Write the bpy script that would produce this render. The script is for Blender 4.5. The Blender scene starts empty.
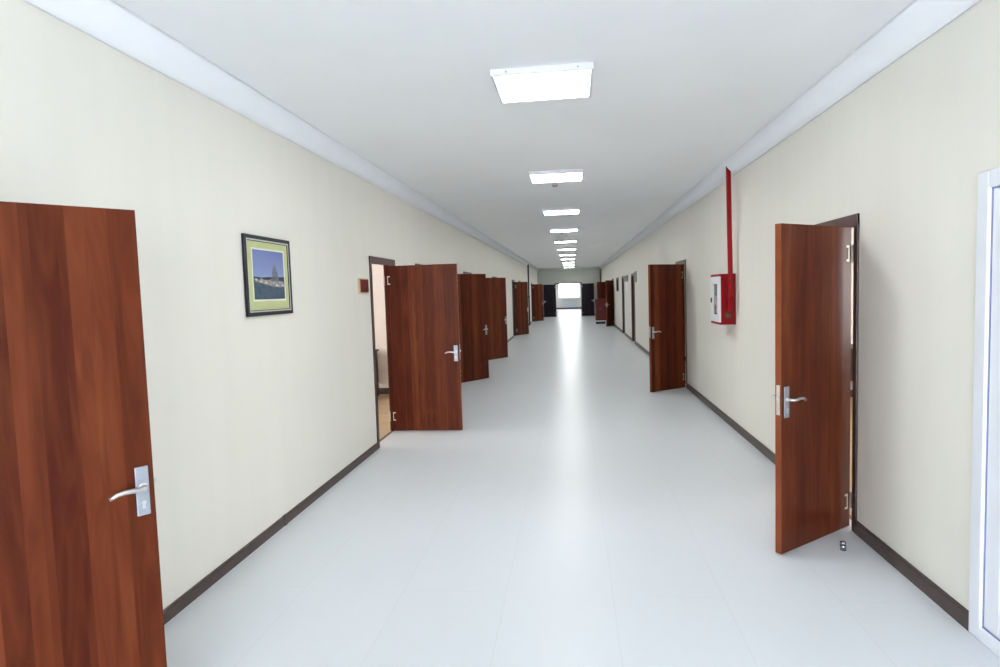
import bpy, bmesh, math, random
from mathutils import Vector, Matrix
random.seed(7)
scene = bpy.context.scene
COL = scene.collection
PI = math.pi

# ------------------------------------------------------------------ materials
def new_mat(name):
    m = bpy.data.materials.new(name); m.use_nodes = True
    nt = m.node_tree
    return m, nt, nt.nodes['Principled BSDF']

def simple(name, col, rough=0.5, metal=0.0, spec=0.5, coat=0.0, noise=0.0, nscale=6.0, bump=0.0):
    m, nt, b = new_mat(name)
    b.inputs['Roughness'].default_value = rough
    b.inputs['Metallic'].default_value = metal
    b.inputs['Specular IOR Level'].default_value = spec
    b.inputs['Coat Weight'].default_value = coat
    b.inputs['Base Color'].default_value = (*col, 1)
    if noise or bump:
        tc = nt.nodes.new('ShaderNodeTexCoord'); nz = nt.nodes.new('ShaderNodeTexNoise')
        nz.inputs['Scale'].default_value = nscale; nz.inputs['Detail'].default_value = 4
        nt.links.new(tc.outputs['Object'], nz.inputs['Vector'])
        if noise:
            cr = nt.nodes.new('ShaderNodeValToRGB')
            cr.color_ramp.elements[0].position = .3; cr.color_ramp.elements[1].position = .7
            cr.color_ramp.elements[0].color = (*[c*(1-noise) for c in col], 1)
            cr.color_ramp.elements[1].color = (*[min(1, c*(1+noise)) for c in col], 1)
            nt.links.new(nz.outputs['Fac'], cr.inputs['Fac']); nt.links.new(cr.outputs['Color'], b.inputs['Base Color'])
        if bump:
            bp = nt.nodes.new('ShaderNodeBump'); bp.inputs['Strength'].default_value = bump; bp.inputs['Distance'].default_value = .002
            nt.links.new(nz.outputs['Fac'], bp.inputs['Height']); nt.links.new(bp.outputs['Normal'], b.inputs['Normal'])
    return m

def emit(name, col, s):
    m, nt, b = new_mat(name)
    b.inputs['Base Color'].default_value = (.8, .8, .8, 1)
    b.inputs['Emission Color'].default_value = (*col, 1); b.inputs['Emission Strength'].default_value = s
    return m

def math_node(nt, op, a=None, b=None, va=None, vb=None):
    n = nt.nodes.new('ShaderNodeMath'); n.operation = op
    if a is not None: nt.links.new(a, n.inputs[0])
    elif va is not None: n.inputs[0].default_value = va
    if b is not None: nt.links.new(b, n.inputs[1])
    elif vb is not None: n.inputs[1].default_value = vb
    return n.outputs[0]

def wood_veneer(name, cols, rough=.3, strip=.125, spec=.4):
    """laminate of vertical strips with cathedral grain, in object space (x across, z up)"""
    m, nt, b = new_mat(name)
    tc = nt.nodes.new('ShaderNodeTexCoord'); oi = nt.nodes.new('ShaderNodeObjectInfo')
    sep = nt.nodes.new('ShaderNodeSeparateXYZ'); nt.links.new(tc.outputs['Object'], sep.inputs[0])
    loc = nt.nodes.new('ShaderNodeSeparateXYZ'); nt.links.new(oi.outputs['Location'], loc.inputs[0])
    off = math_node(nt, 'MULTIPLY', loc.outputs[1], vb=.731)
    x = math_node(nt, 'ADD', sep.outputs[0], off)
    # irregular strips: two floor() layers
    n1 = nt.nodes.new('ShaderNodeTexWhiteNoise'); n1.noise_dimensions = '1D'
    nt.links.new(math_node(nt, 'FLOOR', math_node(nt, 'DIVIDE', x, vb=strip)), n1.inputs['W'])
    n2 = nt.nodes.new('ShaderNodeTexWhiteNoise'); n2.noise_dimensions = '1D'
    nt.links.new(math_node(nt, 'FLOOR', math_node(nt, 'DIVIDE', x, vb=strip*.61)), n2.inputs['W'])
    strips = math_node(nt, 'ADD', math_node(nt, 'MULTIPLY', n1.outputs['Value'], vb=.6), math_node(nt, 'MULTIPLY', n2.outputs['Value'], vb=.4))
    cv = nt.nodes.new('ShaderNodeCombineXYZ')
    nt.links.new(math_node(nt, 'MULTIPLY', math_node(nt, 'ADD', x, math_node(nt, 'MULTIPLY', strips, vb=3.7)), vb=13.0), cv.inputs[0])
    nt.links.new(math_node(nt, 'MULTIPLY', sep.outputs[2], vb=1.5), cv.inputs[2])
    nt.links.new(strips, cv.inputs[1])
    nz = nt.nodes.new('ShaderNodeTexNoise'); nz.inputs['Scale'].default_value = 1.0; nz.inputs['Detail'].default_value = 6; nz.inputs['Distortion'].default_value = 1.6
    nt.links.new(cv.outputs[0], nz.inputs['Vector'])
    mixf = math_node(nt, 'ADD', math_node(nt, 'MULTIPLY', strips, vb=.42), math_node(nt, 'MULTIPLY', nz.outputs['Fac'], vb=.58))
    cr = nt.nodes.new('ShaderNodeValToRGB'); cr.color_ramp.elements[0].position = .28; cr.color_ramp.elements[1].position = .74
    cr.color_ramp.elements[0].color = (*cols[0], 1); cr.color_ramp.elements[1].color = (*cols[2], 1)
    e = cr.color_ramp.elements.new(.5); e.color = (*cols[1], 1)
    nt.links.new(mixf, cr.inputs['Fac']); nt.links.new(cr.outputs['Color'], b.inputs['Base Color'])
    b.inputs['Roughness'].default_value = rough; b.inputs['Specular IOR Level'].default_value = spec
    return m

def wall_mat():
    m, nt, b = new_mat('cream_wallpaper')
    tc = nt.nodes.new('ShaderNodeTexCoord'); mp = nt.nodes.new('ShaderNodeMapping')
    mp.inputs['Scale'].default_value = (3, 3, .35)
    nt.links.new(tc.outputs['Object'], mp.inputs[0])
    nz = nt.nodes.new('ShaderNodeTexNoise'); nz.inputs['Scale'].default_value = 2; nz.inputs['Detail'].default_value = 3
    nt.links.new(mp.outputs[0], nz.inputs['Vector'])
    cr = nt.nodes.new('ShaderNodeValToRGB')
    cr.color_ramp.elements[0].position = .35; cr.color_ramp.elements[1].position = .65
    cr.color_ramp.elements[0].color = WALLC[0]; cr.color_ramp.elements[1].color = WALLC[1]
    nt.links.new(nz.outputs['Fac'], cr.inputs[0]); nt.links.new(cr.outputs[0], b.inputs['Base Color'])
    b.inputs['Roughness'].default_value = .6; b.inputs['Specular IOR Level'].default_value = .2
    nz2 = nt.nodes.new('ShaderNodeTexNoise'); nz2.inputs['Scale'].default_value = 90
    bp = nt.nodes.new('ShaderNodeBump'); bp.inputs['Strength'].default_value = .12; bp.inputs['Distance'].default_value = .002
    nt.links.new(tc.outputs['Object'], nz2.inputs['Vector']); nt.links.new(nz2.outputs['Fac'], bp.inputs['Height']); nt.links.new(bp.outputs[0], b.inputs['Normal'])
    return m
WALLC = ((.805, .785, .715, 1), (.82, .80, .73, 1))

def floor_mat():
    m, nt, b = new_mat('pale_glossy_laminate_floor')
    tc = nt.nodes.new('ShaderNodeTexCoord'); mp = nt.nodes.new('ShaderNodeMapping')
    mp.inputs['Rotation'].default_value = (0, 0, PI/2)
    mp.inputs['Location'].default_value = (0.3, .385-.56*3, 0)
    nt.links.new(tc.outputs['Object'], mp.inputs[0])
    br = nt.nodes.new('ShaderNodeTexBrick'); br.inputs['Scale'].default_value = 1
    br.inputs['Brick Width'].default_value = 1.9; br.inputs['Row Height'].default_value = .56
    br.inputs['Mortar Size'].default_value = .0017; br.inputs['Mortar Smooth'].default_value = .4
    br.inputs['Color1'].default_value = FLC[0]; br.inputs['Color2'].default_value = FLC[1]; br.inputs['Mortar'].default_value = FLC[2]
    nt.links.new(mp.outputs[0], br.inputs['Vector'])
    nt.links.new(br.outputs['Color'], b.inputs['Base Color'])
    b.inputs['Roughness'].default_value = .30
    b.inputs['Specular IOR Level'].default_value = .13
    return m
FLC = ((.675, .704, .735, 1), (.668, .697, .728, 1), (.60, .622, .645, 1))

def plank_floor():
    m, nt, b = new_mat('pale_oak_boards')
    tc = nt.nodes.new('ShaderNodeTexCoord')
    br = nt.nodes.new('ShaderNodeTexBrick'); br.inputs['Scale'].default_value = 1
    br.inputs['Brick Width'].default_value = 1.2; br.inputs['Row Height'].default_value = .13; br.inputs['Mortar Size'].default_value = .002
    br.inputs['Color1'].default_value = (.52, .40, .25, 1); br.inputs['Color2'].default_value = (.44, .33, .20, 1); br.inputs['Mortar'].default_value = (.3, .2, .1, 1)
    nt.links.new(tc.outputs['Object'], br.inputs['Vector']); nt.links.new(br.outputs['Color'], b.inputs['Base Color'])
    b.inputs['Roughness'].default_value = .35
    return m

M = {}
M['wall'] = wall_mat()
M['end_wall'] = simple('shade_darkened_end_wall', (.50, .52, .48), .7, noise=.03)  # cream wall darkened to grey-green: far-end shade in the colour, offsets the last lamp
M['room_wall'] = simple('off_white_room_paint', (.82, .78, .76), .7, noise=.02)
M['ceiling'] = simple('white_ceiling_paint', (.875, .89, .905), .75, spec=.2, noise=.012, nscale=1.5)
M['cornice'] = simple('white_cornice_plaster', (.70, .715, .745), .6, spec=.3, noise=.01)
M['floor'] = floor_mat()
M['oak'] = plank_floor()
M['door'] = wood_veneer('red_brown_veneer', ((.056, .0080, .0032), (.100, .0200, .0064), (.168, .043, .0155)), rough=.36, spec=.14)
M['dark_door'] = wood_veneer('blackish_wenge_veneer', ((.010, .008, .012), (.016, .011, .015), (.024, .016, .019)), rough=.36, spec=.14)
M['door_edge'] = simple('red_brown_edge_band', (.19, .048, .018), .4, spec=.2, noise=.12, nscale=9)
M['frame'] = simple('dark_grey_brown_frame', (.062, .038, .034), .32, noise=.15, nscale=12)
M['lining'] = simple('dark_red_brown_lining', (.070, .016, .010), .4, noise=.15, nscale=12)
M['base'] = simple('dark_brown_baseboard', (.070, .047, .041), .4, noise=.2, nscale=10)
M['steel'] = simple('brushed_nickel', (.72, .72, .74), .3, metal=1.0, noise=.04, nscale=40)
M['plate'] = simple('satin_chrome_plate', (.42, .45, .53), .38, metal=.75, noise=.05, nscale=30)
M['pale_edge'] = simple('pale_latch_metal', (.62, .58, .52), .45, metal=.5, noise=.06, nscale=30)
M['white_plastic'] = simple('white_enamel', (.82, .83, .86), .35, noise=.01)
M['housing'] = simple('light_housing_enamel', (.68, .685, .73), .4, noise=.01)
M['pvc'] = simple('white_pvc', (.80, .83, .89), .3, noise=.01)
M['gasket'] = simple('grey_blue_gasket', (.22, .24, .42), .5, noise=.1)
M['red'] = simple('red_enamel', (.27, .004, .007), .42, spec=.16, noise=.08, nscale=10)
M['dark_red'] = simple('dark_red_enamel', (.14, .005, .006), .45, noise=.1)
M['chrome'] = simple('dark_chrome', (.36, .36, .43), .22, metal=1.0, noise=.05)
M['black'] = simple('black_lacquer', (.012, .012, .013), .4, noise=.2)
M['dark_pipe'] = simple('dark_painted_pipe', (.012, .016, .016), .5, noise=.2)
M['picframe'] = simple('charcoal_frame', (.016, .018, .027), .35, spec=.3, noise=.15, nscale=30)
M['silver'] = simple('silver_fillet', (.62, .62, .58), .4, metal=.4, noise=.05)
M['mat'] = simple('lime_green_mount', (.52, .55, .275), .7, noise=.03, nscale=20)
M['ivory'] = simple('ivory_card', (.72, .74, .62), .7, noise=.03)
M['p_water'] = simple('print_dark_water', (.045, .085, .125), .45, noise=.35, nscale=25)
M['p_town'] = simple('print_town', (.30, .27, .26), .5, noise=.5, nscale=60)
M['p_tower'] = simple('print_tower', (.17, .18, .23), .5, noise=.4, nscale=70)
M['p_trees'] = simple('print_far_bank', (.03, .055, .075), .5, noise=.4, nscale=50)
M['p_white'] = simple('print_white', (.62, .63, .63), .5, noise=.15, nscale=50)
M['brass'] = simple('gold_edge', (.62, .47, .22), .4, metal=.5, noise=.1)
M['maroon'] = simple('maroon_plate', (.125, .006, .005), .45, noise=.12, nscale=20)
M['glass_dark'] = simple('dark_glazing', (.02, .02, .024), .12, noise=.1)
M['hose'] = simple('hose_canvas', (.62, .42, .42), .7, noise=.2, nscale=40)
M['hose_grey'] = simple('grey_coil', (.36, .37, .40), .5, noise=.2, nscale=40)
M['olive'] = simple('dull_brass_valve', (.14, .10, .04), .5, metal=.5, noise=.1)
M['grey_sign'] = simple('grey_sign_board', (.17, .18, .18), .5, noise=.08)
M['paper'] = simple('white_paper_sheet', (.85, .86, .88), .6, noise=.01)
M['cabinet'] = wood_veneer('mahogany_cabinet', ((.09, .010, .010), (.135, .016, .014), (.17, .026, .02)), strip=.2, spec=.14)
M['desk'] = simple('dark_desk_laminate', (.028, .017, .014), .4, noise=.2)
M['radiator'] = simple('white_radiator_enamel', (.72, .73, .78), .4, noise=.01)
def print_sky():
    m, nt, b = new_mat('print_blue_sky')
    tc = nt.nodes.new('ShaderNodeTexCoord'); sp = nt.nodes.new('ShaderNodeSeparateXYZ'); nt.links.new(tc.outputs['Generated'], sp.inputs[0])
    cr = nt.nodes.new('ShaderNodeValToRGB')
    cr.color_ramp.elements[0].color = (.33, .43, .66, 1); cr.color_ramp.elements[1].color = (.14, .185, .44, 1)
    nt.links.new(sp.outputs[2], cr.inputs[0]); nt.links.new(cr.outputs[0], b.inputs['Base Color'])
    b.inputs['Roughness'].default_value = .4
    return m
M['p_sky'] = print_sky()                      # the blue graded sky printed on the picture
E_LAMP, E_BACK, E_FAR, E_ROOM = 21.5, 30.0, 15.0, 9.0
M['lamp'] = emit('lit_diffuser', (.99, 1, .985), E_LAMP)
M['day_back'] = emit('daylight_pane', (.90, .96, 1.06), E_BACK)
M['day_far'] = emit('bright_daylight_pane', (.93, .96, 1.0), E_FAR)
M['day_room'] = emit('room_daylight_pane', (1.0, .97, .95), E_ROOM)

# ------------------------------------------------------------------ mesh helpers
def box(bm, x0, x1, y0, y1, z0, z1, mi=0, bev=0.0):
    if x0 > x1: x0, x1 = x1, x0
    if y0 > y1: y0, y1 = y1, y0
    if z0 > z1: z0, z1 = z1, z0
    vs = [bm.verts.new(v) for v in ((x0,y0,z0),(x1,y0,z0),(x1,y1,z0),(x0,y1,z0),(x0,y0,z1),(x1,y0,z1),(x1,y1,z1),(x0,y1,z1))]
    fs = [bm.faces.new([vs[i] for i in q]) for q in ((3,2,1,0),(4,5,6,7),(0,1,5,4),(1,2,6,5),(2,3,7,6),(3,0,4,7))]
    for f in fs: f.material_index = mi
    if bev:
        r = bmesh.ops.bevel(bm, geom=list({e for f in fs for e in f.edges}), offset=bev, segments=2, affect='EDGES', profile=.5)
        for f in r['faces']: f.material_index = mi
    return fs

def tube(bm, pts, rad, seg=14, mi=0, caps=True, sy=1.0):
    """round tube along a polyline; rad a number or one per point"""
    pts = [Vector(q) for q in pts]; n = len(pts)
    rads = rad if isinstance(rad, (list, tuple)) else [rad]*n
    rings = []; prev = None
    for i, q in enumerate(pts):
        t = (pts[min(i+1, n-1)] - pts[max(i-1, 0)]).normalized()
        if prev is None:
            a = Vector((0,0,1)) if abs(t.z) < .9 else Vector((1,0,0))
            u = t.cross(a).normalized()
        else:
            u = (prev - t*prev.dot(t)).normalized()
        prev = u; w = t.cross(u)
        rings.append([bm.verts.new(q + rads[i]*(math.cos(2*PI*k/seg)*u + sy*math.sin(2*PI*k/seg)*w)) for k in range(seg)])
    for i in range(n-1):
        for k in range(seg):
            f = bm.faces.new((rings[i][k], rings[i][(k+1)%seg], rings[i+1][(k+1)%seg], rings[i+1][k])); f.smooth = True; f.material_index = mi
    if caps:
        for rg in (list(reversed(rings[0])), rings[-1]):
            f = bm.faces.new(rg); f.material_index = mi

def lathe(bm, prof, origin, axis='z', seg=28, mi=0):
    """profile of (radius, height) turned round an axis through origin"""
    o = Vector(origin); rings = []
    for r, h in prof:
        ring = []
        for k in range(seg):
            c, s = r*math.cos(2*PI*k/seg), r*math.sin(2*PI*k/seg)
            v = {'z': (c, s, h), 'y': (c, h, -s), 'x': (h, c, s)}[axis]
            ring.append(bm.verts.new(o + Vector(v)))
        rings.append(ring)
    for a, b_ in zip(rings, rings[1:]):
        for k in range(seg):
            f = bm.faces.new((a[k], a[(k+1)%seg], b_[(k+1)%seg], b_[k])); f.smooth = True; f.material_index = mi
    for rg in (list(reversed(rings[0])), rings[-1]):
        f = bm.faces.new(rg); f.material_index = mi

def poly(bm, pts, mi=0):
    f = bm.faces.new([bm.verts.new(q) for q in pts]); f.material_index = mi
    return f

def obj(name, bm, mats, parent=None, loc=None):
    bmesh.ops.recalc_face_normals(bm, faces=bm.faces)
    me = bpy.data.meshes.new(name); bm.to_mesh(me); bm.free()
    for m in (mats if isinstance(mats, (list, tuple)) else [mats]): me.materials.append(m)
    o = bpy.data.objects.new(name, me); COL.objects.link(o)
    if parent is not None: o.parent = parent
    if loc is not None: o.location = loc
    return o

def B(): return bmesh.new()

def struct(name, bm, mats, parent=None):
    o = obj(name, bm, mats, parent)
    if parent is None: o['kind'] = 'structure'
    return o

def tag(o, label, cat, group=None):
    o['label'] = label; o['category'] = cat; o['kind'] = 'thing'
    if group: o['group'] = group
    return o

def thing(name, label, cat, loc=(0,0,0), rz=0.0, group=None):
    o = bpy.data.objects.new(name, None); COL.objects.link(o)
    o.location = loc; o.rotation_euler = (0, 0, rz); o.empty_display_size = .1
    return tag(o, label, cat, group)

def dup(root, loc, rz, label):
    r = root.copy(); COL.objects.link(r); r.location = loc; r.rotation_euler = (0, 0, rz); r['label'] = label
    for ch in list(root.children):
        c = ch.copy(); COL.objects.link(c); c.parent = r
        for g in list(ch.children):
            d = g.copy(); COL.objects.link(d); d.parent = c
    return r

# ------------------------------------------------------------------ measures
XL, XR = -2.065, 1.757            # corridor wall faces
ZC, ZW = 2.906, 2.77              # ceiling, foot of the cornice
YB, YE = -6.0, 37.2               # window wall behind, end wall
WT = .10                          # wall thickness
DH = 2.01                         # top of a door casing
CS = .05                          # casing width

# doorways: outer casing y0, y1; open or closed
LEFT = [(.60, 1.50, 'open'), (6.14, 7.04, 'open'), (8.02, 8.92, 'closed'), (9.74, 10.64, 'open'), (11.67, 12.57, 'closed'),
        (13.28, 14.18, 'open'), (15.98, 16.88, 'closed'), (21.20, 22.13, 'open'), (23.88, 24.78, 'closed'), (31.12, 32.02, 'open')]
RIGHT = [(1.94, 2.908, 'white'), (4.03, 4.93, 'open'), (9.82, 10.72, 'open'), (17.74, 18.68, 'closed'), (21.25, 22.12, 'closed'),
         (26.63, 27.53, 'open'), (31.33, 32.23, 'open')]

# ------------------------------------------------------------------ room shell
def long_wall(name, x0, x1, doors):
    bm = B(); y = YB
    for (a, b, k) in doors:
        ins = .02
        box(bm, x0, x1, y, a+ins, 0, ZC)
        box(bm, x0, x1, a+ins, b-ins, DH-ins, ZC)
        y = b-ins
    box(bm, x0, x1, y, YE+.2, 0, ZC)
    return struct(name, bm, M['wall'])
long_wall('wall_left', XL-WT, XL, LEFT)
long_wall('wall_right', XR, XR+WT, RIGHT)

bm = B(); box(bm, XL-.10, XR+.10, YB-.2, YE+.1, -.08, 0); struct('floor', bm, M['floor'])
bm = B(); box(bm, XL-WT, XR+WT, YB-.2, YE+.2, ZC, ZC+.1); struct('ceiling', bm, M['ceiling'])

# end wall with the double doorway
DX0, DX1 = -1.035, .588
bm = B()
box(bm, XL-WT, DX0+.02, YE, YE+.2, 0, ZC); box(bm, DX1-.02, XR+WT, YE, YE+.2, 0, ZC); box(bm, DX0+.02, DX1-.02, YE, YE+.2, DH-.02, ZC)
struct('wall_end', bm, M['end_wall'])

# window wall behind the camera
WX0, WX1, WZ0, WZ1 = -1.55, 1.25, .75, 2.55
bm = B()
box(bm, XL-WT, WX0, YB-.2, YB, 0, ZC); box(bm, WX1, XR+WT, YB-.2, YB, 0, ZC)
box(bm, WX0, WX1, YB-.2, YB, 0, WZ0); box(bm, WX0, WX1, YB-.2, YB, WZ1, ZC)
struct('wall_back', bm, M['wall'])

def window(name, x0, x1, z0, z1, y, d, pane_mat, n=3):
    """frame with mullions in a wall facing +-y; the bright pane lies behind it"""
    bm = B(); f = .06
    box(bm, x0, x1, y, y+d*.07, z0, z0+f); box(bm, x0, x1, y, y+d*.07, z1-f, z1)
    for i in range(n+1):
        c = x0 + (x1-x0-f)*i/n
        box(bm, c, c+f, y, y+d*.07, z0+f, z1-f)
    w = struct(name, bm, M['pvc'])
    bm = B(); box(bm, x0-.01, x1+.01, y+d*.071, y+d*.09, z0-.01, z1+.01); o = obj('pane', bm, pane_mat, w)
    bm = B(); box(bm, x0-.04, x1+.04, y-d*.16, y-d*.002, z0-.035, z0-.003, bev=.006); obj('sill', bm, M['white_plastic'], w)
    return w
window('window_1', WX0, WX1, WZ0, WZ1, YB-.10, -1, M['day_back'], 3)

# cornice profile, swept along both sides and the end wall
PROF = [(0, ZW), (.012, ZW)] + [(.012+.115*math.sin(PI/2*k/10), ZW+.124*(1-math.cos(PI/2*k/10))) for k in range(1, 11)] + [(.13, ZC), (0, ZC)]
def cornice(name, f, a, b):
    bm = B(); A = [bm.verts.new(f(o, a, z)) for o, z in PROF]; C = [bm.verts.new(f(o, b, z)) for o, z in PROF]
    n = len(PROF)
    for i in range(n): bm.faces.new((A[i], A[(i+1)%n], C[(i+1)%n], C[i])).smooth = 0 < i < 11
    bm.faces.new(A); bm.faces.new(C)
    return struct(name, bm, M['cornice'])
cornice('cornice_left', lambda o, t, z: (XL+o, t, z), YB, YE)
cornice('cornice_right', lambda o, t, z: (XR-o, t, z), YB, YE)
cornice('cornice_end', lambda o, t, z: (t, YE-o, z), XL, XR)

# baseboards
def baseboard(name, x, s, doors, h):
    bm = B(); y = YB
    def run(a, b):
        box(bm, x, x+s*.014, a, b, 0, h-.012); box(bm, x, x+s*.010, a, b, h-.012, h)
    for (a, b, k) in doors:
        run(y, a); y = b
    run(y, YE)
    if s > 0:   # joint cover about halfway along the near run
        box(bm, x, x+.019, 4.02, 4.06, 0, h+.003)
    return struct(name, bm, M['base'])
baseboard('baseboard_left', XL, 1, LEFT, .068)
baseboard('baseboard_right', XR, -1, RIGHT, .085)
bm = B(); box(bm, XL, DX0, YE-.014, YE, 0, .07); box(bm, DX1, XR, YE-.014, YE, 0, .07); struct('baseboard_end', bm, M['base'])

# ------------------------------------------------------------------ side rooms
def side_rooms(tag_, xa, xb, parts, wins):
    """rooms along the corridor between xa (corridor side) and xb (outer wall)"""
    lo, hi = min(xa, xb), max(xa, xb); s = 1 if xb > xa else -1
    bm = B(); box(bm, lo, hi, YB-.2, YE+.2, ZC-.1, ZC); struct('ceiling_'+tag_+'_rooms', bm, M['ceiling'])
    bm = B(); box(bm, xa - s*.098, xb, YB-.2, YE+.2, -.08, -.001); struct('floor_'+tag_+'_rooms', bm, M['oak'])
    bm = B(); y = YB-.2
    for (a, b) in wins:
        box(bm, xb, xb+s*.15, y, a, 0, ZC); box(bm, xb, xb+s*.15, a, b, 0, .85); box(bm, xb, xb+s*.15, a, b, 2.45, ZC); y = b
    box(bm, xb, xb+s*.15, y, YE+.2, 0, ZC); struct('wall_'+tag_+'_outer', bm, M['room_wall'])
    bm = B()
    for q in parts: box(bm, lo, hi, q, q+.12, 0, ZC-.1)
    box(bm, lo, hi, YB-.3, YB-.2, 0, ZC-.1); box(bm, lo, hi, YE+.2, YE+.3, 0, ZC-.1)
    struct('wall_'+tag_+'_partitions', bm, M['room_wall'])
    bm = B()
    for q in parts: box(bm, lo, hi, q-.014, q, 0, .10)
    struct('baseboard_'+tag_+'_rooms', bm, M['base'])
    for i, (a, b) in enumerate(wins):
        bm = B()
        for z in (.85, 2.39): box(bm, xb+s*.05, xb+s*.1, a, b, z, z+.06)
        for k in range(4):
            c = a + (b-a-.06)*k/3; box(bm, xb+s*.05, xb+s*.1, c, c+.06, .91, 2.39)
        w = struct('window_%d' % (i + (2 if tag_ == 'left' else 6)), bm, M['pvc'])
        bm = B(); box(bm, xb+s*.101, xb+s*.12, a-.01, b+.01, .84, 2.46); obj('pane', bm, M['day_room'], w)
side_rooms('left', XL-WT, -6.6, [4.6, 9.62, 13.0, 17.4, 23.0, 28.0], [(5.6, 8.6)])
side_rooms('right', XR+WT, 6.2, [3.1, 8.9, 13.4, 19.9, 25.0, 29.5], [(4.6, 7.6)])

# hall beyond the double doorway, with its wide window
HY = 51.2
bm = B(); box(bm, -3.4, 3.2, YE+.1, HY+.2, -.08, 0); struct('floor_hall', bm, M['floor'])
bm = B(); box(bm, -3.4, 3.2, YE+.2, HY+.2, ZC, ZC+.1); struct('ceiling_hall', bm, M['ceiling'])
HX0, HX1, HZ0, HZ1 = -1.12, .60, .93, 2.45
bm = B()
box(bm, -3.4, HX0, HY, HY+.2, 0, ZC); box(bm, HX1, 3.2, HY, HY+.2, 0, ZC); box(bm, HX0, HX1, HY, HY+.2, 0, HZ0); box(bm, HX0, HX1, HY, HY+.2, HZ1, ZC)
struct('wall_hall_end', bm, M['wall'])
bm = B(); box(bm, -3.6, -3.4, YE+.2, HY+.2, 0, ZC); struct('wall_hall_left', bm, M['wall'])
bm = B(); box(bm, 3.2, 3.4, YE+.2, HY+.2, 0, ZC); struct('wall_hall_right', bm, M['wall'])
bm = B(); box(bm, -3.4, XL-WT, YE+.2, YE+.3, 0, ZC); box(bm, XR+WT, 3.2, YE+.2, YE+.3, 0, ZC); struct('wall_hall_near', bm, M['wall'])
bm = B(); box(bm, -3.4, 3.2, HY-.014, HY, 0, .12); struct('baseboard_hall', bm, M['base'])
window('window_10', HX0, HX1, HZ0, HZ1, HY+.06, 1, M['day_far'], 2)

rad = thing('radiator', 'white panel radiator below the bright window at the far end', 'radiator', (-.23, HY-.10, .13))
bm = B()
for k in range(16):
    x = -.62 + k*.0785; box(bm, x, x+.06, -.03, .03, 0, .55, bev=.012)
obj('heating_panel', bm, M['radiator'], rad)
bm = B(); box(bm, -.63, .64, -.045, .045, .55, .565); obj('top_grille', bm, M['hose_grey'], rad)
bm = B(); tube(bm, [(.62, 0, .04), (.72, 0, .04), (.75, 0, .02), (.75, 0, -.13)], .012); obj('pipe', bm, M['radiator'], rad)

# ------------------------------------------------------------------ door casings (fixed in the walls)
def casing(n, side, y0, y1, closed):
    xf = XL if side == 'l' else XR; s = 1 if side == 'l' else -1          # s points into the corridor
    xb = xf - s*WT
    bm = B()
    for (a, b) in ((y0, y0+CS), (y1-CS, y1)):
        box(bm, xf, xf+s*.014, a, b, 0, DH-.001, bev=.003)
    box(bm, xf, xf+s*.015, y0, y1, DH-.075, DH, bev=.003)
    L = .012; k0 = len(bm.faces)
    box(bm, xb-s*.01, xf-s*.0005, y0+.021, y0+CS+L, 0, DH-.021); box(bm, xb-s*.01, xf-s*.0005, y1-CS-L, y1-.021, 0, DH-.021)
    box(bm, xb-s*.01, xf-s*.0005, y0+.021, y1-.021, DH-.06, DH-.021)
    bm.faces.ensure_lookup_table()
    for q in bm.faces[k0:]: q.material_index = 1
    f = struct('door_%d' % n, bm, [M['frame'], M['lining']])
    if closed:
        d = s*.055 if side == 'r' else s*.03
        bm = B(); box(bm, xf-d, xf-d-s*.04, y0+CS+L, y1-CS-L, .008, DH-.061); obj('closed_leaf', bm, M['door'], f)
        bm = B(); box(bm, xf-d+s*.005, xf-d, y0+.09, y0+.13, .86, 1.04); obj('handle_plate', bm, M['plate'], f)
    else:
        bm = B(); box(bm, xf-s*.095, xf-s*.065, y0+.063, y1-.063, 0, .004); obj('threshold_strip', bm, M['olive'], f)
    return f
n = 1
for (a, b, k) in LEFT: casing(n, 'l', a, b, k == 'closed'); n += 1
for (a, b, k) in RIGHT:
    if k != 'white': casing(n, 'r', a, b, k == 'closed'); n += 1
bm = B()   # double doorway casing
box(bm, DX0, DX0+CS, YE-.014, YE, 0, DH); box(bm, DX1-CS, DX1, YE-.014, YE, 0, DH); box(bm, DX0, DX1, YE-.015, YE, DH-.06, DH)
box(bm, DX0+.021, DX0+CS+.01, YE+.0005, YE+.21, 0, DH-.021); box(bm, DX1-CS-.01, DX1-.021, YE+.0005, YE+.21, 0, DH-.021); box(bm, DX0+.021, DX1-.021, YE+.0005, YE+.21, DH-.055, DH-.021)
struct('door_%d' % n, bm, M['frame']); n += 1

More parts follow.
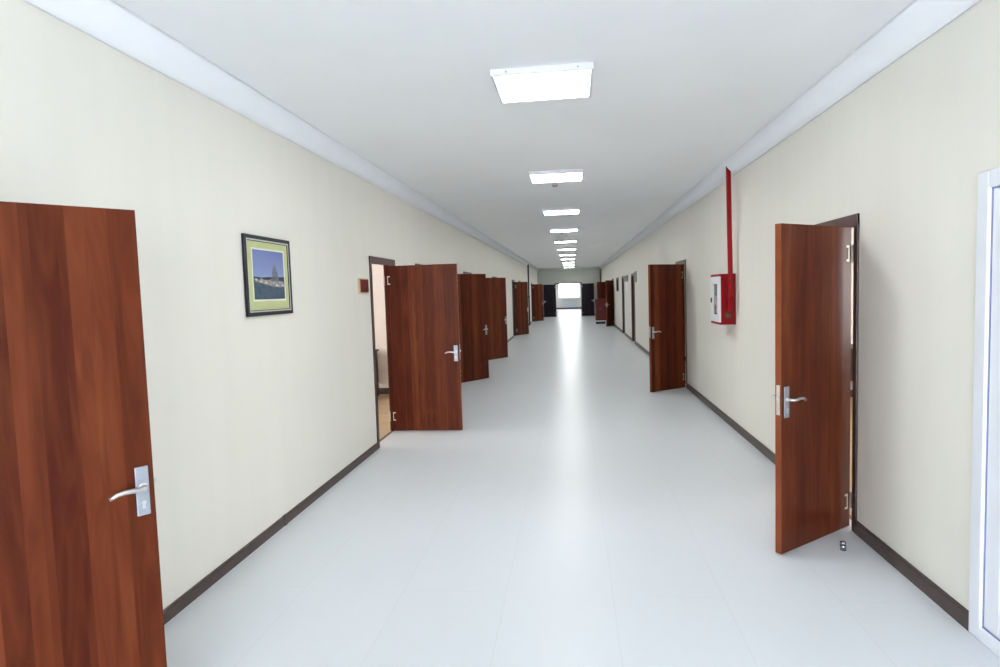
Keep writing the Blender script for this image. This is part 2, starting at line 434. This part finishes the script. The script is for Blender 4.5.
# ------------------------------------------------------------------ door leaves
LW, LT, LZ0, LZ1 = .80, .04, .010, 1.936
def make_leaf(name, label, m, W=.77, group=None, veneer='door', edge='door_edge'):
    """hinge axis at the origin, leaf along +x; m=+1 body behind (+y), m=-1 body at -y. The seen face is y=0."""
    r = thing(name, label, 'door', group=group)
    bm = B()
    box(bm, 0, W, 0, m*LT, LZ0, LZ1, bev=.0025)
    bm.normal_update()
    for f in bm.faces:
        if abs(f.normal.x) > .5 or abs(f.normal.z) > .5: f.material_index = 1
    obj('leaf', bm, [M[veneer], M[edge]], r)
    for face in (0, 1):
        y0 = -m*.0005 if face == 0 else m*(LT+.0005); d = -m if face == 0 else m
        xc = W-.042
        bm = B(); box(bm, xc-.0225, xc+.0225, y0, y0+d*.009, .818, 1.000, bev=.0035)
        p = obj('handle_plate', bm, M['plate'], r)
        bm = B(); pts = []
        prof = [(0, 0), (0, .026), (.004, .040), (.020, .047), (.045, .0475), (.070, .0475), (.095, .046), (.118, .044)]
        zs = [0, 0, 0, .001, .004, .005, .001, -.010]
        for (lx, ly), z in zip(prof, zs): pts.append((xc-lx, y0+d*(ly+.006), .925+z))
        tube(bm, pts, [.011, .0095, .009, .009, .0088, .0085, .0080, .0070], seg=12)
        lathe(bm, [(.0165, 0), (.0165, .005), (.012, .008)], (xc, y0+d*.009, .925), 'y', 16) if d > 0 else lathe(bm, [(.0165, 0), (.0165, -.005), (.012, -.008)], (xc, y0+d*.009, .925), 'y', 16)
        obj('lever_handle', bm, M['steel'], p)
        bm = B(); sgn = d
        lathe(bm, [(.0095, 0), (.0095, sgn*.004), (.007, sgn*.006)], (xc, y0+d*.009, .868), 'y', 14)
        box(bm, xc-.005, xc+.005, y0+d*.009, y0+d*.014, .845, .868, bev=.001)
        obj('key_cylinder', bm, M['steel'], p)
    bm = B(); box(bm, W, W+.0015, m*.010, m*.031, .835, 1.01); lt = obj('latch_plate', bm, M['pale_edge'], r)
    bm = B(); box(bm, W+.0015, W+.012, m*.014, m*.026, .925, .945, bev=.002); obj('latch_bolt', bm, M['steel'], lt)
    for z in (.13, 1.72):
        bm = B(); tube(bm, [(-.009, -m*.004, z), (-.009, -m*.004, z+.10)], .0075, seg=12)
        for q in (z-.004, z+.033, z+.067, z+.104): lathe(bm, [(.0085, -.002), (.0085, .002)], (-.009, -m*.004, q), 'z', 12)
        hg = obj('hinge', bm, M['pale_edge'], r)
        bm = B(); fy = -m*.0003                              # C-shaped flange let into the seen face
        box(bm, .030, .038, fy, fy-m*.002, z, z+.10); box(bm, .038, .060, fy, fy-m*.002, z, z+.014); box(bm, .038, .060, fy, fy-m*.002, z+.086, z+.10)
        obj('hinge_flange', bm, M['pale_edge'], hg)
    return r

GL, GR = 'open doors along the left wall', 'open doors along the right wall'
# left: seen face towards the camera, body behind
leftL = [((-2.047, 1.444, .77), (.6, .8), 'tall red-brown door nearest the camera, cut off by the left edge of the photo'),
         ((-2.18, 6.93, .845), (1, .012), 'open red-brown door square to the left wall, just beyond the small maroon plaque'),
         ((-2.040, 10.575, .77), (.588, .809), 'dark red-brown open door directly behind the lit door beside the maroon plaque'),
         ((-2.040, 14.12, .77), (.568, .823), 'dark open door third beyond the framed picture, overlapped by the door in front'),
         ((-2.040, 22.08, .77), (.508, .861), 'open door further down the left wall in front of the thin dark ceiling pipe'),
         ((-2.040, 31.96, .77), (.631, .776), 'last open door on the left wall, beside the double doors at the far end')]
rightR = [((1.757, 4.137, .742), (-.775, -.632), 'brown open door nearest on the right wall, by the small chrome door stop'),
          ((1.733, 9.86, .735), (-.782, -.623), 'dark open door just beyond the red fire hose cabinet'),
          ((1.735, 26.70, .735), (-.429, -.903), 'narrow-looking open door far along the right wall, overlapping the red-brown cupboard'),
          ((1.735, 31.40, .735), (-.660, -.751), 'open door whose top shows above the red-brown cupboard')]
def place(lst, m, g):
    protos = {}
    for (x, y, W), d, lab in lst:
        rz = math.atan2(d[1], d[0])
        k = .03 if m > 0 else .0
        x, y = x+d[0]*k, y+d[1]*k
        if W not in protos:
            q = protos[W] = make_leaf('hinged_door', lab, m, W=W, group=g); q.location = (x, y, 0); q.rotation_euler = (0, 0, rz)
        else: dup(protos[W], (x, y, 0), rz, lab)
place(leftL, 1, GL)
place(rightR, -1, GR)
# double doors at the far end, folded back towards the end wall
a = make_leaf('hinged_door', 'left-hand leaf of the dark double doors at the far end of the corridor', -1, W=.745, group='double doors at the far end', veneer='dark_door', edge='dark_door')
a.location = (-1.005, YE-.045, 0); a.rotation_euler = (0, 0, math.atan2(-.25, -.675))
b = make_leaf('hinged_door', 'right-hand leaf of the dark double doors at the far end of the corridor', 1, W=.745, group='double doors at the far end', veneer='dark_door', edge='dark_door')
b.location = (.562, YE-.045, 0); b.rotation_euler = (0, 0, math.atan2(-.22, .686))

# ------------------------------------------------------------------ white glazed door on the right
y0, y1 = 1.94, 2.908
bm = B(); x = XR
for (a_, b_) in ((y0, y0+.075), (y1-.075, y1)): box(bm, x+.10, x-.014, a_, b_, 0, 2.045, bev=.006)
box(bm, x+.10, x-.014, y0+.075, y1-.075, 1.97, 2.045, bev=.006); box(bm, x+.10, x-.014, y0+.075, y1-.075, 0, .06, bev=.006)
struct('door_%d' % n, bm, M['pvc']); n += 1
wd = thing('glazed_door', 'white plastic door at the right edge of the photo', 'door', (XR, (y0+y1)/2, 0))
bm = B(); h = (y1-y0)/2-.075
box(bm, .001, .06, -h+.004, -h+.10, .064, 1.966, bev=.006); box(bm, .001, .06, h-.10, h-.004, .064, 1.966, bev=.006)
for z in ((.064, .17), (.86, .96), (1.866, 1.966)): box(bm, .001, .06, -h+.10, h-.10, *z, bev=.006)
obj('leaf_frame', bm, M['pvc'], wd)
bm = B()
box(bm, -.001, .03, h-.0045, h+.0005, .062, 1.968); box(bm, -.001, .03, -h-.0005, -h+.0045, .062, 1.968); box(bm, -.001, .03, -h, h, 1.965, 1.9705); box(bm, -.001, .03, -h, h, .0595, .0645)
obj('gasket', bm, M['gasket'], wd)
for z in ((.17, .86), (.96, 1.866)):
    bm = B(); box(bm, .025, .045, -h+.10, h-.10, *z); pn = obj('panel', bm, M['pvc'], wd)
    bm = B()
    for q in (-h+.10, h-.124): box(bm, .008, .025, q, q+.024, z[0], z[1], bev=.005)
    for q in (z[0], z[1]-.024): box(bm, .008, .025, -h+.124, h-.124, q, q+.024, bev=.005)
    obj('bead', bm, M['pvc'], pn)
bm = B(); box(bm, -.012, .001, -h+.035, -h+.065, .90, 1.12, bev=.004); hp = obj('handle_plate', bm, M['white_plastic'], wd)
bm = B(); tube(bm, [(-.012, -h+.05, 1.05), (-.045, -h+.05, 1.05), (-.052, -h+.065, 1.05), (-.052, -h+.17, 1.048)], .010); obj('lever_handle', bm, M['white_plastic'], hp)

# ------------------------------------------------------------------ ceiling lights
LX, LY, LS, ZL = -.437, 3.685, 3.162, 2.866
ordn = ['nearest the camera, large in the photo', 'second from the camera, with a smoke detector close behind', 'third from the camera, between the two smoke detectors',
        'fourth from the camera, with the farther smoke detector behind', 'fifth in the row from the camera', 'sixth in the row from the camera', 'seventh in the row from the camera',
        'eighth in the row from the camera, fourth from the far end', 'ninth in the row, third from the far end', 'tenth in the row, second from the far end', 'smallest, last of the row before the end wall']
proto = None
for i in range(11):
    lab = 'square white ceiling light ' + ordn[i]; loc = (LX+.29, LY+.27+LS*i, ZL)
    if proto is None:
        proto = thing('ceiling_light', lab, 'ceiling light', loc, 0, 'row of square ceiling lights')
        bm = B(); H = .302; HY_ = .272
        for s in (-1, 1):
            box(bm, s*H, s*.284, -HY_, HY_, 0, ZC-ZL, bev=.003); box(bm, -.284, .284, s*HY_, s*(HY_-.018), 0, ZC-ZL, bev=.003)
        box(bm, -.284, .284, -HY_+.018, HY_-.018, .026, ZC-ZL)
        obj('housing', bm, M['housing'], proto)
        bm = B(); box(bm, -.283, .283, -HY_+.019, HY_-.019, .004, .022); obj('diffuser', bm, M['lamp'], proto)
        for s in (-1, 1):
            bm = B(); lathe(bm, [(.006, 0), (.006, -.003), (.004, -.005)], (s*.21, -HY_, .02), 'y', 12); obj('screw', bm, M['hose_grey'], proto)
    else: dup(proto, loc, 0, lab)

for i, (x, y, lab) in enumerate([(-.181, 7.70, 'small round smoke detector on the ceiling behind the second light'), (-.202, 14.25, 'small round smoke detector on the ceiling behind the fourth light')]):
    if i == 0:
        sd = thing('smoke_detector', lab, 'smoke detector', (x, y, ZC), 0, 'smoke detectors on the ceiling')
        bm = B(); lathe(bm, [(.05, -.001), (.05, -.012), (.046, -.016)], (0, 0, 0)); obj('base', bm, M['white_plastic'], sd)
        bm = B(); lathe(bm, [(.038, -.016), (.036, -.030), (.022, -.042), (.01, -.044)], (0, 0, 0)); obj('sensor_cap', bm, M['hose_grey'], sd)
    else: dup(sd, (x, y, ZC), 0, lab)

# ------------------------------------------------------------------ framed picture on the left wall
pic = thing('framed_picture', 'black framed picture of a riverside town under blue sky, in a lime green mount', 'picture', (XL, 4.003, 1.49))
PW, PH, FW = .632, .528, .025          # width (y), height (z)
def rect_ring(bm, w, h, t, x0, x1, zc, bev=0):
    for s in (-1, 1):
        a_, b_ = sorted((s*w/2, s*(w/2-t)))
        box(bm, x0, x1, a_, b_, zc-h/2, zc+h/2, bev=bev)
        c_, d_ = sorted((zc+s*h/2, zc+s*(h/2-t)))
        box(bm, x0, x1, -w/2+t, w/2-t, c_, d_, bev=bev)
zc = PH/2
bm = B(); rect_ring(bm, PW, PH, FW, .002, .021, zc, .002); fr = obj('frame', bm, M['picframe'], pic)
bm = B(); rect_ring(bm, PW-2*FW, PH-2*FW, .009, .006, .019, zc); obj('fillet', bm, M['silver'], fr)
bm = B(); rect_ring(bm, PW-2*FW-.018, PH-2*FW-.018, .004, .006, .017, zc); obj('inner_line', bm, M['picframe'], fr)
bm = B(); box(bm, .004, .012, -PW/2+FW, PW/2-FW, FW, PH-FW); mt = obj('mount', bm, M['mat'], pic)
bm = B(); rect_ring(bm, .452, .352, .012, .012, .0135, zc+.008); obj('bevel', bm, M['ivory'], mt)
iw, z0, z1 = .2145, zc+.008-.1645, zc+.008+.1645
bm = B(); box(bm, .0122, .0128, -iw, iw, z0, z1); pr = obj('print', bm, M['p_sky'], pic)
bm = B(); poly(bm, [(.0131, -iw, z0), (.0131, iw, z0), (.0131, iw, z0+.125), (.0131, .05, z0+.118), (.0131, -.08, z0+.126), (.0131, -iw, z0+.135)]); obj('water', bm, M['p_water'], pr)
bm = B(); poly(bm, [(.0132, -iw, z0+.125), (.0132, iw, z0+.118), (.0132, iw, z0+.155), (.0132, .09, z0+.150), (.0132, .0, z0+.152), (.0132, -.10, z0+.147), (.0132, -iw, z0+.152)]); obj('far_bank', bm, M['p_trees'], pr)
bm = B(); poly(bm, [(.0134, -iw+.02, z0+.118), (.0134, -.05, z0+.100), (.0134, .06, z0+.086), (.0134, .16, z0+.082), (.0134, iw-.005, z0+.095), (.0134, iw-.02, z0+.122), (.0134, .12, z0+.128), (.0134, .03, z0+.140), (.0134, -.02, z0+.130), (.0134, -.09, z0+.134), (.0134, -.11, z0+.148), (.0134, -.14, z0+.130), (.0134, -iw+.005, z0+.140)]); obj('town', bm, M['p_town'], pr)
bm = B()
for (c, w, hh) in ((.045, .012, .20), (.062, .016, .238), (.085, .014, .245), (.104, .012, .215), (.12, .010, .18), (.025, .010, .165)):
    poly(bm, [(.0136, c-w, z0+.125), (.0136, c+w, z0+.12), (.0136, c+w*.8, z0+hh-.035), (.0136, c, z0+hh), (.0136, c-w*.8, z0+hh-.035)])
obj('towers', bm, M['p_tower'], pr)
bm = B()
for (c, z) in ((-.18, .128), (-.12, .116), (.185, .090), (.10, .092), (-.05, .108)): poly(bm, [(.0138, c-.014, z0+z), (.0138, c+.016, z0+z-.003), (.0138, c+.012, z0+z+.009), (.0138, c-.008, z0+z+.011)])
obj('boats', bm, M['p_white'], pr)

# plaque
pq = thing('door_sign', 'small maroon plaque with gold edge on the left wall beside a doorway', 'plaque', (XL, 5.915, 1.63))
bm = B(); box(bm, .001, .016, -.135, .135, 0, .142, bev=.003); obj('backing', bm, M['brass'], pq)
bm = B(); box(bm, .016, .020, -.105, .125, .010, .132, bev=.002); obj('nameplate', bm, M['maroon'], pq)

# ------------------------------------------------------------------ fire hose cabinet and its pipe
fc = thing('fire_hose_cabinet', 'red wall-mounted fire hose cabinet with white door', 'fire cabinet', (XR, 7.12, 1.165))
D, CW, CH = .155, .21, .552        # depth, half width, height
bm = B()
box(bm, -.001, -.012, -CW, CW, 0, CH)
box(bm, -.012, -D, -CW, -CW+.012, 0, CH); box(bm, -.012, -D, CW-.012, CW, 0, CH)
box(bm, -.012, -D, -CW+.012, CW-.012, 0, .012); box(bm, -.012, -D, -CW+.012, CW-.012, CH-.012, CH)
obj('body', bm, M['red'], fc)
bm = B(); x0, x1 = -D-.016, -D-.001
WY0, WY1, WZa, WZb = -.095, .105, .105, .445
box(bm, x0, x1, -CW+.006, WY0, .026, CH-.026); box(bm, x0, x1, WY1, CW-.002, .026, CH-.026); box(bm, x0, x1, WY0, WY1, .026, WZa); box(bm, x0, x1, WY0, WY1, WZb, CH-.026)
dr = obj('door', bm, M['white_plastic'], fc)
bm = B()
for z in ((0, .0255), (CH-.0255, CH)): box(bm, x0, x1, -CW, CW, *z, bev=.002)
obj('front_rail', bm, M['red'], fc)
bm = B(); box(bm, x0+.008, x0+.010, WY0, WY1, WZa, WZb)
g, gnt, gb = new_mat('clear_pane'); gb.inputs['Roughness'].default_value = .05
tr = gnt.nodes.new('ShaderNodeBsdfTransparent'); mx = gnt.nodes.new('ShaderNodeMixShader'); mx.inputs[0].default_value = .12
gnt.links.new(tr.outputs[0], mx.inputs[1]); gnt.links.new(gb.outputs[0], mx.inputs[2]); gnt.links.new(mx.outputs[0], gnt.nodes['Material Output'].inputs['Surface'])
obj('pane', bm, g, dr)
bm = B(); box(bm, x0-.012, x0, .155, .178, .235, .29, bev=.003); obj('latch', bm, M['black'], dr)
# what shows behind the pane
bm = B()
for r in (.042, .060, .078): tube(bm, [(-.145, .005+r*math.cos(t*PI/12), .275+r*math.sin(t*PI/12)) for t in range(25)], .011, seg=8, caps=False)
obj('hose', bm, M['hose'], fc)
bm = B(); lathe(bm, [(.03, -.03), (.075, -.03), (.085, -.015), (.085, .02), (.03, .02)], (-.128, .005, .385), 'x', 24); obj('nozzle_housing', bm, M['black'], fc)
bm = B()
for z in (.13, .15, .17): tube(bm, [(-.125+.025*math.sin(t*PI/12), .005+.075*math.cos(t*PI/12), z) for t in range(25)], .009, seg=8, caps=False)
obj('coupling', bm, M['hose_grey'], fc)
# valve on the near side
bm = B(); lathe(bm, [(.042, -.0002), (.042, -.003), (.034, -.003), (.030, -.001)], (-.082, -CW, .10), 'y', 28); vv = obj('valve_collar', bm, M['dark_red'], fc)
bm = B(); lathe(bm, [(.024, -.001), (.022, -.0025), (.012, -.003)], (-.082, -CW, .10), 'y', 20); obj('valve_core', bm, M['olive'], vv)

def pipe(label, x, y, pts, r, mat):
    o = thing('fire_pipe', label, 'pipe', (x, y, 0))
    bm = B(); tube(bm, pts, r, seg=18); obj('pipe_run', bm, mat, o)
    return o
px, py = 1.682, 6.822
p1 = pipe('bright red pipe rising from the fire hose cabinet to the ceiling', px, py,
     [(-.018, 0, ZC-.03), (-.010, 0, 2.2), (0, 0, 1.44), (0, .001, 1.385), (0, .016, 1.350), (0, .048, 1.332), (0, .083, 1.330)], .0255, M['red'])
bm = B(); lathe(bm, [(.031, 0), (.031, .05)], (0, 0, 1.44), 'z', 20); obj('coupling', bm, M['red'], p1)
p2 = pipe('dark red pipe in the right-hand corner of the far end wall', 1.675, YE-.16, [(0, 0, ZC-.03), (0, 0, 1.2), (0, 0, .0)], .034, M['dark_red'])
bm = B(); lathe(bm, [(.04, 0), (.04, .08)], (0, 0, 1.3), 'z', 18); obj('coupling', bm, M['dark_red'], p2)
p3 = pipe('thin near-black vertical pipe by the left wall near the far end', -1.985, 28.3, [(0, 0, ZC-.03), (0, 0, 1.2), (0, 0, 0)], .034, M['dark_pipe'])
bm = B(); lathe(bm, [(.041, 0), (.041, .08)], (0, 0, 1.3), 'z', 18); obj('coupling', bm, M['dark_pipe'], p3)

# ------------------------------------------------------------------ door stop on the floor
ds = thing('door_stop', 'small chrome cylinder door stop on the floor by the open door', 'door stop', (1.566, 3.773, 0))
bm = B(); lathe(bm, [(.017, .0005), (.017, .030), (.0155, .032)], (0, 0, 0)); obj('post', bm, M['chrome'], ds)
bm = B(); lathe(bm, [(.0135, .032), (.0135, .037)], (0, 0, 0)); obj('rubber_ring', bm, M['black'], ds)
bm = B(); lathe(bm, [(.0165, .037), (.0165, .050), (.013, .053)], (0, 0, 0)); obj('cap', bm, M['chrome'], ds)

# ------------------------------------------------------------------ far right: picture, boards, cupboard
p2_ = thing('framed_picture', 'small black framed picture far down the right wall', 'picture', (XR, 24.18, 1.475))
bm = B(); rect_ring(bm, .90, .53, .045, -.03, -.002, .265, .004); obj('frame', bm, M['picframe'], p2_)
bm = B(); box(bm, -.012, -.004, -.405, .405, .045, .485); obj('print', bm, M['glass_dark'], p2_)

def sign(label, yc, z, w, h, loc_part=None):
    s_ = thing('wall_sign', label, 'sign', (XR, yc, z), 0, 'grey boards on the right wall')
    bm = B(); box(bm, -.024, -.002, -w/2, w/2, 0, h, bev=.004); obj('board', bm, M['grey_sign'], s_)
    bm = B(); rect_ring(bm, w, h, .02, -.030, -.0245, h/2, .002); obj('rim', bm, M['hose_grey'], s_)
    return s_
sign('small grey board on the right wall, this side of the nearer closed doorway', 17.39, 1.745, .52, .30)
sign('wide grey board on the right wall with a white sheet below it', 20.42, 1.80, 1.5, .20)
ws = tag(obj('notice_sign', B(), M['paper']), 'white notice sheet under the wide grey board on the right wall', 'notice')
bm = B(); box(bm, XR-.012, XR-.002, 19.87, 20.43, 1.50, 1.795, bev=.001); bm.to_mesh(ws.data); bm.free()

cb = thing('low_cupboard', 'red-brown cupboard on a dark plinth against the far right wall', 'cupboard', (1.255, 28.42, 0))
bm = B(); box(bm, -.225, .225, -.19, .20, .155, 1.10, bev=.004); obj('carcass', bm, M['cabinet'], cb)
bm = B(); box(bm, -.245, .245, -.215, .215, 1.10, 1.13, bev=.005); obj('top', bm, M['cabinet'], cb)
for s in (-1, 1):
    bm = B(); box(bm, *(sorted((s*.003, s*.221))), -.207, -.1905, .165, 1.09, bev=.003); d_ = obj('door', bm, M['cabinet'], cb)
    bm = B(); lathe(bm, [(.007, 0), (.006, -.014), (.011, -.02), (.009, -.026)], (s*.03, -.207, .68), 'y', 14); obj('knob', bm, M['steel'], d_)
bm = B(); box(bm, -.235, .235, -.20, .205, .115, .155); obj('white_strip', bm, M['white_plastic'], cb)
bm = B(); box(bm, -.215, .215, -.17, .195, 0, .115); obj('plinth', bm, M['black'], cb)

# desks glimpsed through the two nearest doorways
def desk(label, x, y, w, d):
    o = thing('office_desk', label, 'desk', (x, y, 0))
    bm = B(); box(bm, -w/2, w/2, -d/2, d/2, .715, .745, bev=.004); obj('desktop', bm, M['desk'], o)
    for s in (-1, 1):
        bm = B(); a_, b_ = sorted((s*(w/2-.05), s*(w/2-.02))); box(bm, a_, b_, -d/2+.03, d/2-.03, 0, .715); obj('side_panel', bm, M['desk'], o)
    bm = B(); box(bm, -w/2+.05, w/2-.05, d/2-.08, d/2-.06, .25, .715); obj('modesty_panel', bm, M['desk'], o)
    return o
desk('dark desk end glimpsed through the left doorway by the maroon plaque', -3.70, 9.22, 1.2, .6)
desk('dark desk glimpsed through the hinge gap of the nearest right door', 3.75, 8.5, 1.4, .6)

# ------------------------------------------------------------------ world, camera, colour
w = bpy.data.worlds.new('World'); scene.world = w; w.use_nodes = True
w.node_tree.nodes['Background'].inputs['Color'].default_value = (.6, .7, .85, 1); w.node_tree.nodes['Background'].inputs['Strength'].default_value = .3

F_, yaw, pitch, roll, hcam = 614.23, -.11888, -.06768, .0315, 1.5986
cy, sy, cp, sp = math.cos(yaw), math.sin(yaw), math.cos(pitch), math.sin(pitch)
fwd = Vector((sy*cp, cy*cp, sp)); right = Vector((cy, -sy, 0)); down = fwd.cross(right)
c, s = math.cos(roll), math.sin(roll)
r2 = c*right + s*down; d2 = -s*right + c*down
cam = bpy.data.cameras.new('Camera'); co = bpy.data.objects.new('Camera', cam); COL.objects.link(co)
cam.sensor_fit = 'HORIZONTAL'; cam.sensor_width = 36; cam.lens = F_*36/1000; cam.clip_start = .05; cam.clip_end = 200
mw = Matrix(((r2.x, -d2.x, -fwd.x, 0), (r2.y, -d2.y, -fwd.y, 0), (r2.z, -d2.z, -fwd.z, hcam), (0, 0, 0, 1)))
co.matrix_world = mw
scene.camera = co

vs = scene.view_settings
scene.display_settings.display_device = 'sRGB'
vs.view_transform = 'Standard'; vs.look = 'None'; vs.exposure = 0.06; vs.gamma = 1.0; vs.use_curve_mapping = False
cy_ = scene.cycles
cy_.use_denoising = True
cy_.max_bounces = 14; cy_.diffuse_bounces = 8; cy_.glossy_bounces = 4; cy_.sample_clamp_indirect = 10
